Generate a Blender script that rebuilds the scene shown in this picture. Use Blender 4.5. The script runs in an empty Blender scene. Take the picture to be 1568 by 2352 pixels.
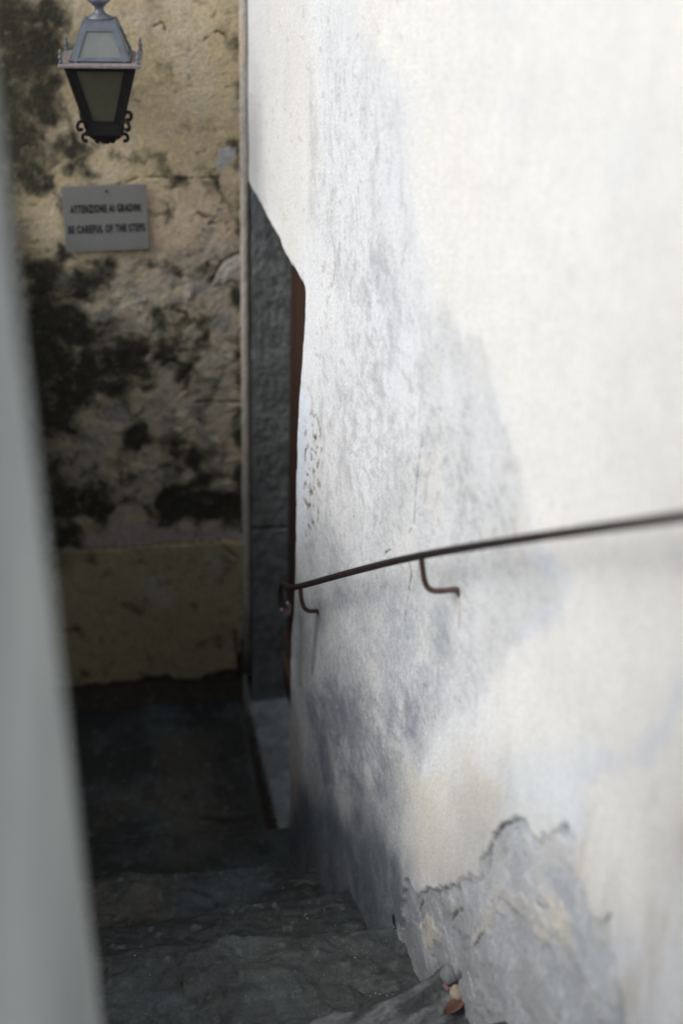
import bpy, bmesh, math, random
import numpy as np
from mathutils import Vector, Matrix
random.seed(7); RNG = np.random.default_rng(7)
scene = bpy.context.scene
COL = scene.collection

# ------------------------------------------------------------------ camera
CAM = np.array([-0.53, 0.0, 3.30]); FPX = 3267.0
YAW, PITCH, ROLL = (math.radians(a) for a in (11.1, 27.6, 1.7))
FW = np.array([math.sin(YAW)*math.cos(PITCH), math.cos(YAW)*math.cos(PITCH), -math.sin(PITCH)])
_r = np.array([math.cos(YAW), -math.sin(YAW), 0.0]); _u = np.cross(_r, FW)
RT = _r*math.cos(ROLL)+_u*math.sin(ROLL); UP = -_r*math.sin(ROLL)+_u*math.cos(ROLL)
cd = bpy.data.cameras.new("camera"); cam = bpy.data.objects.new("camera", cd); COL.objects.link(cam)
cam.matrix_world = Matrix(((RT[0], UP[0], -FW[0], CAM[0]), (RT[1], UP[1], -FW[1], CAM[1]),
                           (RT[2], UP[2], -FW[2], CAM[2]), (0, 0, 0, 1)))
cd.sensor_fit = 'VERTICAL'; cd.sensor_height = 36.0; cd.lens = FPX/2352*36.0
cd.clip_start = 0.05; cd.clip_end = 500
cd.dof.use_dof = True; cd.dof.focus_distance = 3.68; cd.dof.aperture_fstop = 1.15
scene.camera = cam
scene.render.resolution_x = 682; scene.render.resolution_y = 1024

# ------------------------------------------------------------------ light
SUN_EL, SUN_AZ = math.radians(42), math.radians(192)      # azimuth of the sun seen from above, from +X counter-clockwise
w = bpy.data.worlds.new("World"); scene.world = w; w.use_nodes = True
nt = w.node_tree; bg = nt.nodes['Background']
sky = nt.nodes.new('ShaderNodeTexSky'); sky.sky_type = 'NISHITA'; sky.sun_disc = False
sky.sun_elevation = SUN_EL; sky.sun_rotation = math.radians(90)-SUN_AZ
sky.dust_density = 4.0; sky.air_density = 1.0
hs = nt.nodes.new('ShaderNodeHueSaturation'); hs.inputs['Saturation'].default_value = 0.42
nt.links.new(sky.outputs[0], hs.inputs['Color']); nt.links.new(hs.outputs[0], bg.inputs['Color'])
bg.inputs['Strength'].default_value = 0.15
sl = bpy.data.lights.new("sun", 'SUN'); sl.energy = 1.3; sl.angle = math.radians(55); sl.color = (1, 0.99, 0.975)
so = bpy.data.objects.new("sun", sl); COL.objects.link(so)
sd = Vector((math.cos(SUN_EL)*math.cos(SUN_AZ), math.cos(SUN_EL)*math.sin(SUN_AZ), math.sin(SUN_EL)))
so.rotation_euler = sd.to_track_quat('Z', 'Y').to_euler(); so.location = (-3, -3, 9)
scene.view_settings.view_transform = 'Standard'; scene.view_settings.look = 'None'
scene.view_settings.gamma = 1; scene.view_settings.exposure = 0.36

# ------------------------------------------------------------------ helpers
def ray(px, py): return (px-784)*RT-(py-1176)*UP+FPX*FW
def on_y(px, py, Y): r = ray(px, py); return CAM+r*(Y-CAM[1])/r[1]
def on_z(px, py, Z): r = ray(px, py); return CAM+r*(Z-CAM[2])/r[2]
WN = np.array([1, .12, 0.0])
def on_wall(px, py, off=0.0):
    r = ray(px, py); return CAM+r*((.524-off-WN@CAM)/(WN@r))

def tag(o, label=None, cat=None, group=None, kind=None):
    if label: o['label'] = label
    if cat: o['category'] = cat
    if group: o['group'] = group
    if kind: o['kind'] = kind
    return o
def empty(name, loc, label, cat, group=None, rz=0):
    o = bpy.data.objects.new(name, None); COL.objects.link(o); o.location = loc; o.rotation_euler.z = rz
    o.empty_display_size = .1
    return tag(o, label, cat, group)
def obj(name, verts, faces, m, parent=None, smooth=False, local=True):
    me = bpy.data.meshes.new(name); me.from_pydata([tuple(map(float, v)) for v in verts], [], [tuple(f) for f in faces]); me.update()
    if smooth: me.polygons.foreach_set('use_smooth', [True]*len(me.polygons))
    me.materials.append(m)
    o = bpy.data.objects.new(name, me); COL.objects.link(o)
    if parent: o.parent = parent
    return o
class MB:
    def __init__(s): s.v = []; s.f = []
    def add(s, v, f):
        n = len(s.v); s.v += [tuple(p) for p in v]; s.f += [tuple(i+n for i in q) for q in f]; return s
    def box(s, a, b, bev=0.0):
        bm = bmesh.new(); bmesh.ops.create_cube(bm, size=1)
        for v in bm.verts: v.co = Vector([(a[i]+b[i])/2+v.co[i]*(b[i]-a[i]) for i in range(3)])
        if bev: bmesh.ops.bevel(bm, geom=bm.edges[:], offset=bev, segments=2, affect='EDGES', profile=.5)
        bm.verts.index_update(); s.add([v.co[:] for v in bm.verts], [[v.index for v in f.verts] for f in bm.faces]); bm.free(); return s
    def tube(s, pts, r, n=10, cap=True):
        P = [Vector(p) for p in pts]; R = r if isinstance(r, (list, tuple)) else [r]*len(P)
        base = len(s.v); t0 = (P[1]-P[0]).normalized()
        a = t0.orthogonal().normalized()
        for i, p in enumerate(P):
            t = (P[min(i+1, len(P)-1)]-P[max(i-1, 0)]).normalized()
            a = (a-t*a.dot(t)).normalized(); b = t.cross(a)
            for k in range(n):
                q = 2*math.pi*k/n; s.v.append(tuple(p+(a*math.cos(q)+b*math.sin(q))*R[i]))
        for i in range(len(P)-1):
            for k in range(n):
                k2 = (k+1) % n; s.f.append((base+i*n+k, base+i*n+k2, base+(i+1)*n+k2, base+(i+1)*n+k))
        if cap:
            s.f.append(tuple(base+k for k in range(n))[::-1]); s.f.append(tuple(base+(len(P)-1)*n+k for k in range(n)))
        return s
    def lathe(s, c, prof, n=16):
        base = len(s.v)
        for r, z in prof:
            for k in range(n):
                q = 2*math.pi*k/n; s.v.append((c[0]+r*math.cos(q), c[1]+r*math.sin(q), c[2]+z))
        for i in range(len(prof)-1):
            for k in range(n):
                k2 = (k+1) % n; s.f.append((base+i*n+k, base+i*n+k2, base+(i+1)*n+k2, base+(i+1)*n+k))
        s.f.append(tuple(base+k for k in range(n))[::-1]); s.f.append(tuple(base+(len(prof)-1)*n+k for k in range(n)))
        return s
    def bar(s, p, q, w, t, nrm):                      # flat bar from p to q: width w, thickness t along nrm
        p, q, nrm = Vector(p), Vector(q), Vector(nrm).normalized(); d = (q-p).normalized(); sd_ = d.cross(nrm).normalized()*w/2; nn = nrm*t/2
        s.add([p-sd_-nn, p+sd_-nn, p+sd_+nn, p-sd_+nn, q-sd_-nn, q+sd_-nn, q+sd_+nn, q-sd_+nn],
              [(3, 2, 1, 0), (4, 5, 6, 7), (0, 1, 5, 4), (1, 2, 6, 5), (2, 3, 7, 6), (3, 0, 4, 7)]); return s
    def build(s, name, m, parent=None, smooth=False): return obj(name, s.v, s.f, m, parent, smooth)
def arc(c, r, a0, a1, n, ax='x'):                    # arc in the yz or xz plane
    out = []
    for i in range(n+1):
        a = math.radians(a0+(a1-a0)*i/n); u, v = r*math.cos(a), r*math.sin(a)
        out.append((c[0], c[1]+u, c[2]+v) if ax == 'x' else (c[0]+u, c[1], c[2]+v))
    return out
def smooth_path(pts, it=3):
    P = [Vector(p) for p in pts]
    for _ in range(it):
        Q = [P[0]]
        for a, b in zip(P[:-1], P[1:]): Q += [a*.75+b*.25, a*.25+b*.75]
        Q.append(P[-1]); P = Q
    return P

# numpy gradient noise
_p = RNG.permutation(256); PERM = np.concatenate([_p, _p, _p])
_g = RNG.uniform(0, 2*np.pi, 256); GX, GY = np.cos(_g), np.sin(_g)
def pn(x, y, seed=0):
    x = x+seed*17.31; y = y-seed*9.77
    xi = np.floor(x).astype(int); yi = np.floor(y).astype(int); xf = x-xi; yf = y-yi
    xi &= 255; yi &= 255
    u = xf**3*(xf*(xf*6-15)+10); v = yf**3*(yf*(yf*6-15)+10)
    def g(ix, iy, dx, dy):
        h = PERM[PERM[ix & 255]+(iy & 255)]; return GX[h]*dx+GY[h]*dy
    a = g(xi, yi, xf, yf); b = g(xi+1, yi, xf-1, yf); c = g(xi, yi+1, xf, yf-1); d = g(xi+1, yi+1, xf-1, yf-1)
    return ((a+u*(b-a))+v*((c+u*(d-c))-(a+u*(b-a))))*1.5
def fbm(x, y, o=4, seed=0, gain=.5):
    s = 0; a = 1; n = 0
    for i in range(o): s = s+a*pn(x*2**i, y*2**i, seed+i*3); n += a; a *= gain
    return s/n*1.6
def ss(a, b, x): t = np.clip((x-a)/(b-a), 0, 1); return t*t*(3-2*t)
def sdf(poly, X, Y):
    P = np.array(poly); d = np.full(X.shape, 1e9); ins = np.zeros(X.shape, bool)
    for i in range(len(P)):
        a, b = P[i], P[(i+1) % len(P)]; e = b-a; wx, wy = X-a[0], Y-a[1]
        t = np.clip((wx*e[0]+wy*e[1])/(e@e+1e-12), 0, 1); d = np.minimum(d, (wx-e[0]*t)**2+(wy-e[1]*t)**2)
        c = (a[1] > Y) != (b[1] > Y)
        ins ^= c & (X < (b[0]-a[0])*(Y-a[1])/(b[1]-a[1]+1e-12)+a[0])
    d = np.sqrt(d); return np.where(ins, -d, d)
def linedist(pts, X, Y):
    P = np.array(pts); d = np.full(X.shape, 1e9)
    for a, b in zip(P[:-1], P[1:]):
        e = b-a; wx, wy = X-a[0], Y-a[1]; t = np.clip((wx*e[0]+wy*e[1])/(e@e+1e-12), 0, 1)
        d = np.minimum(d, (wx-e[0]*t)**2+(wy-e[1]*t)**2)
    return np.sqrt(d)
def mixc(C, col, m): m = np.clip(m, 0, 1)[..., None]; return C*(1-m)+np.array(col)*m

def grid_object(name, P, keep, color, m, parent=None, extrude=None):
    """P: (R,C,3) vertices, keep: (R-1,C-1) face mask, color: (R,C,3); extrude pushes the rim back to close the edge"""
    R, C_ = P.shape[:2]; idx = np.arange(R*C_).reshape(R, C_)
    q = np.stack([idx[:-1, :-1], idx[:-1, 1:], idx[1:, 1:], idx[1:, :-1]], -1)[keep]
    V = P.reshape(-1, 3); colr = color.reshape(-1, 3)
    if extrude is not None:
        e = np.concatenate([q[:, [0, 1]], q[:, [1, 2]], q[:, [2, 3]], q[:, [3, 0]]])
        key = np.sort(e, 1); k = key[:, 0].astype(np.int64)*(R*C_)+key[:, 1]
        _, inv, cnt = np.unique(k, return_inverse=True, return_counts=True)
        be = e[cnt[inv] == 1]; bv = np.unique(be); m_ = {int(a): i for i, a in enumerate(bv)}
        n0 = len(V); NV = V[bv].copy(); NV = extrude(NV)
        V = np.concatenate([V, NV]); colr = np.concatenate([colr, colr[bv]])
        q = np.concatenate([q, np.array([[b, a, n0+m_[int(a)], n0+m_[int(b)]] for a, b in be])])
    me = bpy.data.meshes.new(name); n = len(V)
    used = np.unique(q); re = np.full(n, -1); re[used] = np.arange(len(used)); V = V[used]; colr = colr[used]; q = re[q]
    me.vertices.add(len(V)); me.vertices.foreach_set('co', V.astype(np.float32).ravel())
    me.loops.add(q.size); me.loops.foreach_set('vertex_index', q.astype(np.int32).ravel())
    me.polygons.add(len(q)); me.polygons.foreach_set('loop_start', np.arange(0, q.size, 4, dtype=np.int32))
    me.polygons.foreach_set('use_smooth', np.ones(len(q), bool)); me.update(calc_edges=True); me.validate()
    at = me.color_attributes.new('pigment', 'FLOAT_COLOR', 'POINT')
    at.data.foreach_set('color', np.concatenate([np.clip(colr, 0, 1), np.ones((len(V), 1))], 1).astype(np.float32).ravel())
    me.materials.append(m); o = bpy.data.objects.new(name, me); COL.objects.link(o)
    if parent: o.parent = parent
    return o

# ------------------------------------------------------------------ materials
def mat(name, base=(.5, .5, .5), rough=.8, metal=0, pigment=False, vary=.0, scale=20, bump=0.0, bscale=120, spec=.5, streak=None, speck=None, trans=0, coat=0):
    m = bpy.data.materials.new(name); m.use_nodes = True; n = m.node_tree; N = n.nodes; L = n.links
    b = N['Principled BSDF']; b.inputs['Roughness'].default_value = rough; b.inputs['Metallic'].default_value = metal
    b.inputs['Specular IOR Level'].default_value = spec; b.inputs['Coat Weight'].default_value = coat
    if trans: b.inputs['Transmission Weight'].default_value = trans
    tc = N.new('ShaderNodeTexCoord')
    if pigment: a = N.new('ShaderNodeAttribute'); a.attribute_name = 'pigment'; src = a.outputs['Color']
    else: a = N.new('ShaderNodeRGB'); a.outputs[0].default_value = (*base, 1); src = a.outputs[0]
    def noise(sc, det=6, mp=None, rgh=.6):
        t = N.new('ShaderNodeTexNoise'); t.inputs['Scale'].default_value = sc; t.inputs['Detail'].default_value = det; t.inputs['Roughness'].default_value = rgh
        if mp: q = N.new('ShaderNodeMapping'); q.inputs['Scale'].default_value = mp; L.new(tc.outputs['Object'], q.inputs[0]); L.new(q.outputs[0], t.inputs['Vector'])
        else: L.new(tc.outputs['Object'], t.inputs['Vector'])
        return t.outputs['Fac']
    def mul(src, fac, lo, hi, a0=.3, a1=.7):
        r = N.new('ShaderNodeMapRange'); r.inputs['From Min'].default_value = a0; r.inputs['From Max'].default_value = a1
        r.inputs['To Min'].default_value = lo; r.inputs['To Max'].default_value = hi; L.new(fac, r.inputs['Value'])
        v = N.new('ShaderNodeVectorMath'); v.operation = 'SCALE'; L.new(src, v.inputs[0]); L.new(r.outputs[0], v.inputs['Scale']); return v.outputs[0]
    if vary: src = mul(src, noise(scale), 1-vary, 1+vary)
    if speck: src = mul(src, noise(speck[0], 3), 1-speck[1], 1+speck[1]*.5, .38, .55)
    if streak: src = mul(src, noise(1, 4, streak[0]), 1-streak[1], 1+streak[1])
    L.new(src, b.inputs['Base Color'])
    if bump:
        bp = N.new('ShaderNodeBump'); bp.inputs['Strength'].default_value = bump; bp.inputs['Distance'].default_value = .004
        L.new(noise(bscale, 8, None, .65), bp.inputs['Height']); L.new(bp.outputs[0], b.inputs['Normal'])
    return m
M_white = mat('whitewash plaster', pigment=True, rough=.93, vary=.035, scale=9, bump=.6, bscale=120, spec=.25, speck=(150, .12), streak=((60, 60, 9), .035))
M_back = mat('mouldy ochre plaster', pigment=True, rough=.95, vary=.08, scale=28, bump=.45, bscale=60, spec=.2, speck=(120, .15))
M_left = mat('grey white plaster', (.60, .64, .63), .9, vary=.10, scale=4, bump=.6, spec=.3, speck=(60, .08))
M_side = mat('dark light-absorbing render', (.06, .057, .045), .9, vary=.3, scale=4, bump=.6)  # for the unseen wall, kept dark so it bounces little light
M_slate = mat('dark slate steps', pigment=True, rough=.55, vary=.22, scale=30, bump=.8, bscale=60, spec=.4, speck=(140, .2))
M_thresh = mat('pale grey sandstone', pigment=True, rough=.75, vary=.15, scale=22, bump=.6, bscale=90, speck=(160, .12))
M_jamb = mat('grey sandstone jamb', pigment=True, rough=.85, vary=.2, scale=30, bump=1.0, bscale=70, speck=(110, .2))
M_door = mat('reddish brown door wood', (.042, .018, .010), .5, vary=.25, scale=6, bump=.3, streak=((80, 80, 3), .25))
M_rail = mat('dark wrought iron', (.042, .029, .031), .42, metal=.55, vary=.35, scale=60, bump=.5, bscale=180)
M_rust = mat('rusty iron', (.075, .042, .034), .55, metal=.4, vary=.35, scale=80, bump=.5, bscale=200)
M_iron = mat('black lantern iron', (.008, .008, .008), .8, metal=.0, spec=.25, vary=.3, scale=60, bump=.3)
M_zinc = mat('painted lantern metal', (.10, .115, .14), .45, metal=.3, vary=.25, scale=40, bump=.25)
M_rim = mat('worn lantern rim', (.23, .20, .20), .5, metal=.35, vary=.3, scale=50, bump=.3)
M_glass = mat('dusty lantern glass', (.10, .10, .07), .35, vary=.2, scale=12, spec=.5, trans=.35)
M_rglass = mat('frosted roof glass', (.17, .185, .18), .3, vary=.1, scale=15, spec=.5, trans=.15)
M_sign = mat('grey enamelled plate', (.165, .17, .163), .45, vary=.05, scale=12)
M_ink = mat('black sign paint', (.004, .004, .004), .9, spec=.1)
M_bolt = mat('dark nail', (.02, .02, .02), .5, metal=.5)
M_leaf = mat('dry brown leaf', (.10, .045, .03), .7, vary=.2, scale=60)
M_dleaf = mat('dark curled leaf', (.014, .012, .010), .7, vary=.2, scale=60)
M_peb = mat('pale pebble', (.30, .25, .20), .8, vary=.15, scale=80, bump=.4)
M_ppeb = mat('pinkish pebble', (.22, .12, .13), .8, vary=.15, scale=80, bump=.4)
M_grit = mat('light grit', (.42, .42, .38), .9, vary=.3, scale=90)
M_crumb = mat('earthy crumbs', (.055, .047, .03), .95, vary=.5, scale=60)
M_straw = mat('dry straw', (.36, .31, .18), .8)
M_ground = mat('packed grey earth', (.09, .09, .08), .95, vary=.2, scale=2)
M_hill = mat('tiled roof wall', (.4, .36, .3), .9, vary=.1, scale=3)

# ------------------------------------------------------------------ right-hand white wall
def px_poly(pts): return [(lambda P: (P[1], P[2]))(on_wall(*p)) for p in pts]
def col_ramp(a, b, n): return np.linspace(a, b, n, endpoint=False)
ys = np.concatenate([col_ramp(-1.6, 1.2, 40), col_ramp(1.2, 3.70, 500), col_ramp(3.70, 3.80, 28), col_ramp(3.80, 4.70, 80), [4.70]])
zs = np.concatenate([col_ramp(-.1, 3.35, 640), np.linspace(3.35, 6.2, 50)])
Y, Z = np.meshgrid(ys, zs)
YE = 3.765 + .022*fbm(Z*0+3.3, Z*3.2, 5, 5, .6)          # doorway's near edge, slightly wavering
HEAD = 2.035+(Y-4.2)*.075+.010*fbm(Y*14, Y*0+1.5, 4, 8, .6)
X = np.where(Y < 3.75, .524-.12*Y, .074-(Y-3.75)*.055)
X = X-.020*ss(2.0, .3, Z)*ss(2.6, 3.6, Y)+.010*ss(1.5, 2.2, Z)*ss(3.2, 3.7, Y)
X += .006*fbm(Y*1.3, Z*1.1, 3, 1)+.0008*fbm(Y*7, Z*6, 4, 2)
RD = .028                                             # rounded arris at the doorway
de = np.where(Z < HEAD, YE-Y, np.maximum(Z-HEAD, 0)+0*Y)
de = np.where((Z >= HEAD) & (Y < YE), np.hypot(np.maximum(YE-Y, 0), Z-HEAD), de)
de = np.where(Z < HEAD, YE-Y, np.where(Y > YE-.0, Z-HEAD, de))
t_ = np.clip(1-de/RD, 0, 1); X += RD*(1-np.sqrt(1-t_*t_*.98))*.8
C = np.zeros(Y.shape+(3,))+np.array([.69, .72, .755])
def W(pts, wd, amp=0.0, sy=8, sz=5, seed=0, oct=5):
    d = sdf(px_poly(pts), Y, Z)
    if amp: d = d+amp*fbm(Y*sy, Z*sz, oct, seed)
    return ss(wd, -wd, d)
_w = .05*fbm(Y*4, Z*6, 3, 10)
streakn = fbm((Y+_w)*17, Z*6.5, 6, 11, .66); mott = fbm((Y+_w)*24, Z*34, 5, 16, .72); blotch = fbm(Y*5, Z*4, 5, 12); fine = fbm(Y*60, Z*40, 4, 13, .7); gran = fbm(Y*130, Z*110, 3, 14, .8)
vstr = fbm(Y*9, Z*.9, 4, 15)
# warm limewash on the near part, cooler on the far part
C = mixc(C, (.735, .742, .73), W([(800, -300), (830, 60), (925, 200), (940, 420), (1000, 680), (1110, 830), (1200, 1080), (1280, 1330), (1180, 1540), (1010, 1720), (960, 1980), (1200, 2100), (1800, 2200), (2400, 2200), (2400, -600)], .06, .06, 3, 2.5, 21))
C = mixc(C, (.70, .68, .62), ss(0, .9, fbm(Y*1.6, Z*1.1, 4, 22))*.18)
C = mixc(C, (.66, .71, .78), ss(.1, .9, fbm(Y*2.1, Z*1.4, 4, 23))*.35)
C = mixc(C, (.68, .66, .58), W([(565, -200), (620, -200), (720, 120), (700, 560), (640, 620), (575, 480)], .1, .1, 3, 3, 24)*.35)
# fine vertical weathering streaks
s1 = W([(745, 60), (800, 90), (910, 200), (935, 450), (965, 650), (1010, 760), (1000, 1100), (980, 1300), (700, 1300), (712, 900), (770, 700), (715, 420)], .09, .05, 6, 4, 25)
C = mixc(C, (.44, .455, .485), s1*(1-.55*ss(2.0, 2.8, Z))*(ss(-.15, .75, streakn+blotch*.5)*.50+.10))
C = mixc(C, (.30, .31, .36), s1*ss(.40, .75, fine*.6+streakn*.4)*.45)
C = mixc(C, (.40, .42, .45), s1*ss(.0, .6, mott*.8+streakn*.4)*.5)
for pts, wd in (([(745, 700), (760, 640), (775, 560)], .003), ([(880, 560), (884, 640), (878, 700)], .003), ([(820, 430), (826, 500)], .0035), ([(1010, 1480), (1004, 1560), (1010, 1640)], .003), ([(830, 700), (870, 690), (905, 680)], .0015), ([(800, 1500), (806, 1590), (798, 1660)], .0025), ([(1140, 1150), (1128, 1230), (1136, 1320)], .003)):
    C = mixc(C, (.22, .225, .25), ss(wd*1.8, wd*.3, linedist(px_poly(pts), Y, Z)+.010*np.abs(fbm(Y*28, Z*22, 4, 64)))*.7)
C = mixc(C, (.42, .43, .45), W([(830, 600), (890, 620), (900, 760), (880, 880), (850, 900), (840, 760), (790, 740), (800, 660)], .10, .07, 8, 5, 17)*ss(-.4, .6, mott+streakn*.5)*.7)
C = mixc(C, (.45, .465, .48), W([(760, 900), (930, 880), (950, 1180), (760, 1200)], .12, .07, 8, 5, 18)*ss(-.4, .6, mott+streakn*.5)*.6)
C = mixc(C, (.40, .42, .43), W([(712, 330), (735, 400), (730, 560), (712, 560)], .06, .04, 8, 5, 19)*ss(-.2, .6, mott)*.5)
for pts, wd in (([(915, 235), (918, 300), (922, 380), (920, 470)], .012), ([(868, 640), (905, 720), (890, 800)], .05), ([(700, 170), (712, 300), (708, 500)], .03)):
    C = mixc(C, (.42, .43, .50), ss(wd*2, 0, linedist(px_poly(pts), Y, Z)+.01*streakn)*ss(-.5, .5, streakn)*.6)
# big damp patch
G = W([(1012, 690), (1050, 745), (1095, 790), (1110, 850), (1135, 940), (1165, 1000), (1195, 1090), (1215, 1230), (1265, 1290), (1282, 1370), (1230, 1440), (1190, 1480), (1140, 1530), (1120, 1580), (1065, 1640), (1000, 1690), (965, 1760), (950, 1850), (930, 1960), (640, 2000), (640, 1240), (760, 1190), (900, 1120), (965, 1020), (985, 820)], .040, .045, 9, 7, 26)
C = mixc(C, (.485, .512, .528), G*(1-.22*ss(1.9, 2.1, Z))*(.62+.34*blotch+.14*vstr+.30*fine))
C = mixc(C, (.40, .42, .45), G*ss(.022, .0, np.abs(sdf(px_poly([(1012, 690), (1095, 790), (1135, 940), (1195, 1090), (1215, 1230), (1275, 1300), (1282, 1370), (1190, 1480), (1120, 1580), (1000, 1690), (950, 1850), (640, 1900), (640, 900), (900, 800)]), Y, Z)+.035*fbm(Y*9, Z*7, 5, 26)))*.25*ss(2.8, 2.5, Y))
C = mixc(C, (.62, .60, .54), G*ss(.1, .7, fbm(Y*6, Z*4, 4, 27))*.40)
C = mixc(C, (.27, .29, .33), G*ss(.0, .75, mott+gran*.3+blotch*.3)*.50)
C = mixc(C, (.66, .665, .66), G*ss(.15, .7, -mott+blotch*.3)*.45)
D1 = W([(640, 1330), (800, 1290), (905, 1340), (1010, 1400), (1080, 1500), (1010, 1620), (950, 1750), (900, 1880), (640, 1960)], .07, .06, 6, 5, 28)
C = mixc(C, (.295, .32, .36), D1*(.46+.45*blotch+.40*fine+.2*streakn))
C = mixc(C, (.66, .67, .68), D1*ss(.3, .8, streakn-gran*.4)*.32)
# bluish ragged patch low on the far end
BL = W([(715, 1600), (760, 1560), (860, 1600), (985, 1560), (962, 1640), (938, 1720), (900, 1760), (880, 1850), (850, 1800), (800, 1840), (760, 1790), (735, 1700)], .018, .05, 12, 6, 29)
C = mixc(C, (.21, .225, .28), BL*(.34+.5*mott+.55*blotch+.3*streakn))
# foot coloured darker, with paler streaks
FT = W([(640, 1780), (735, 1800), (800, 1870), (850, 1840), (905, 1930), (935, 2000), (945, 2080), (962, 2190), (980, 2330), (600, 2400), (600, 1800)], .11, .07, 7, 4, 30)
C = mixc(C, (.125, .148, .172), FT*(.88+.20*streakn+.1*blotch))
C = mixc(C, (.26, .28, .31), FT*ss(.1, .7, streakn)*.45)
# bare warm patch beside it
C = mixc(C, (.62, .60, .545), W([(955, 1800), (1080, 1760), (1180, 1830), (1120, 1930), (1090, 2050), (960, 2060), (930, 1960)], .05, .06, 5, 4, 31)*(.75+.3*blotch))
C = mixc(C, (.48, .47, .43), W([(1130, 1650), (1200, 1700), (1190, 1850), (1120, 1850)], .05, .05, 6, 4, 32)*.12)
# broken plaster at the foot of the near part: the coat is gone down to grey render
C = mixc(C, (.60, .665, .74), W([(1150, 1760), (1210, 1690), (1345, 1730), (1335, 1905), (1262, 1905), (1205, 1880), (1150, 1890)], .05, .05, 5, 4, 60)*.55)
BP = [(926, 2010), (955, 2050), (990, 2035), (1030, 2040), (1060, 2015), (1095, 2010), (1112, 1960), (1125, 1930), (1152, 1893), (1185, 1880), (1205, 1885), (1232, 1925), (1262, 1908), (1305, 1905), (1322, 1930), (1325, 1960), (1316, 2010), (1340, 2035), (1352, 2090), (1372, 2122), (1398, 2110), (1405, 2190), (1425, 2260), (1430, 2500), (900, 2500)]
dB = sdf(px_poly(BP), Y, Z)+.016*fbm(Y*16, Z*13, 4, 33)+.004*fbm(Y*70, Z*60, 3, 43)
B = ss(.004, -.004, dB)
C = mixc(C, (.44, .485, .555), B*(.82+.35*blotch))
fl = fbm(Y*8+.3*blotch, Z*6.5, 5, 50, .58)
C = mixc(C, (.60, .58, .54), B*ss(.10, .16, fl)*.42); C = mixc(C, (.36, .385, .43), B*ss(-.16, -.22, fl)*.6)
flk = ss(.030, .0, np.abs(fl-.10))*ss(.1, .5, fbm(Y*7, Z*9, 3, 51)); flw = ss(.03, .0, np.abs(fl+.19))*ss(.1, .5, fbm(Y*7, Z*9, 3, 52))
C = mixc(C, (.52, .55, .60), B*ss(.1, .8, fbm(Y*10, Z*8, 5, 34))*.7)
C = mixc(C, (.27, .285, .30), B*ss(.1, .8, fbm(Y*7, Z*5, 4, 35)-(Z-1.35)*1.2)*.75)
# islands of old coat left standing
isl = np.zeros_like(Y)
for pts in ([(1085, 2170), (1100, 2110), (1128, 2060), (1150, 2035), (1170, 2075), (1140, 2110), (1105, 2150)],
            [(1148, 2040), (1180, 2055), (1215, 2070), (1250, 2110), (1270, 2150), (1240, 2180), (1205, 2120), (1165, 2090)],
            [(1232, 2040), (1270, 2060), (1300, 2110), (1310, 2180), (1288, 2200), (1265, 2140)],
            [(955, 2130), (985, 2105), (1010, 2150), (985, 2190), (965, 2170)]):
    isl = np.maximum(isl, ss(.008, -.006, sdf(px_poly(pts), Y, Z)+.026*fbm(Y*16, Z*14, 5, 36, .6)+.002))
isl *= B*(.55+.5*ss(-.5, .5, fbm(Y*20, Z*18, 4, 48)))
C = mixc(C, (.58, .54, .47), isl*.9)
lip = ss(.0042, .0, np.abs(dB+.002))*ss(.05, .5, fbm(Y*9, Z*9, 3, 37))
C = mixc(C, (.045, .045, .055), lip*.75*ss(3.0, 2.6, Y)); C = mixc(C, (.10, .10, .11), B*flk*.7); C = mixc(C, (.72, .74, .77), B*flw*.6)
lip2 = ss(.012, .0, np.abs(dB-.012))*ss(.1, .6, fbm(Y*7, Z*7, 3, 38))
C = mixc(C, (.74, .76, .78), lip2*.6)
# warm brown runs towards the lower right corner, greyer towards the foot
BR = W([(1240, 2150), (1300, 2060), (1400, 1990), (1480, 1930), (1568, 1900), (1900, 1800), (2300, 2600), (1230, 2600)], .10, .12, 5, 2.5, 39)
C = mixc(C, (.47, .42, .37), BR*(1-B)*(.12+.75*ss(-.1, .8, fbm(Y*13, Z*2.2, 5, 59, .6)+blotch*.3)))
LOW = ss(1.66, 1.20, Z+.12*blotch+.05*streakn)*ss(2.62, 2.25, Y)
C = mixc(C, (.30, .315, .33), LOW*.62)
C = mixc(C, (.56, .50, .45), W([(676, 1640), (694, 1650), (700, 1760), (698, 1850), (672, 1900), (640, 1900), (640, 1640)], .02, .02, 8, 6, 58)*.55)
C *= .90
# thin blue-grey map lines
for pts in ([(1568, 1590), (1530, 1680), (1480, 1740), (1380, 1750), (1345, 1790), (1335, 1900)], [(1240, 1290), (1300, 1330), (1280, 1400), (1200, 1460)]):
    C = mixc(C, (.50, .55, .65), ss(.035, .0, linedist(px_poly(pts), Y, Z)+.018*fbm(Y*9, Z*9, 3, 40))*.42)
# light strip and chipped brown specks next to the doorway
C = mixc(C, (.62, .69, .78), W([(703, 900), (716, 930), (720, 1060), (706, 1180), (712, 1245), (680, 1255), (680, 900)], .02, .02, 9, 9, 41)*.7)
CH = W([(714, 930), (738, 960), (740, 1100), (735, 1210), (700, 1250), (698, 1150), (706, 1020)], .03, .03, 10, 8, 42)
chn = fbm(Y*34, Z*34, 4, 44)
C = mixc(C, (.40, .35, .27), CH*ss(.10, .5, chn)*.6); C = mixc(C, (.07, .06, .045), CH*ss(.28, .5, chn)*.85); C = mixc(C, (.42, .30, .22), CH*ss(.5, .7, fbm(Y*20, Z*20, 3, 49))*.6)
chips = ss(.58, .75, fbm(Y*20, Z*30, 4, 45)+.35*W([(725, 600), (770, 600), (760, 800), (715, 900)], .1))
C = mixc(C, (.36, .31, .26), chips*ss(2.6, 3.2, Y)*.4)
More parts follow.
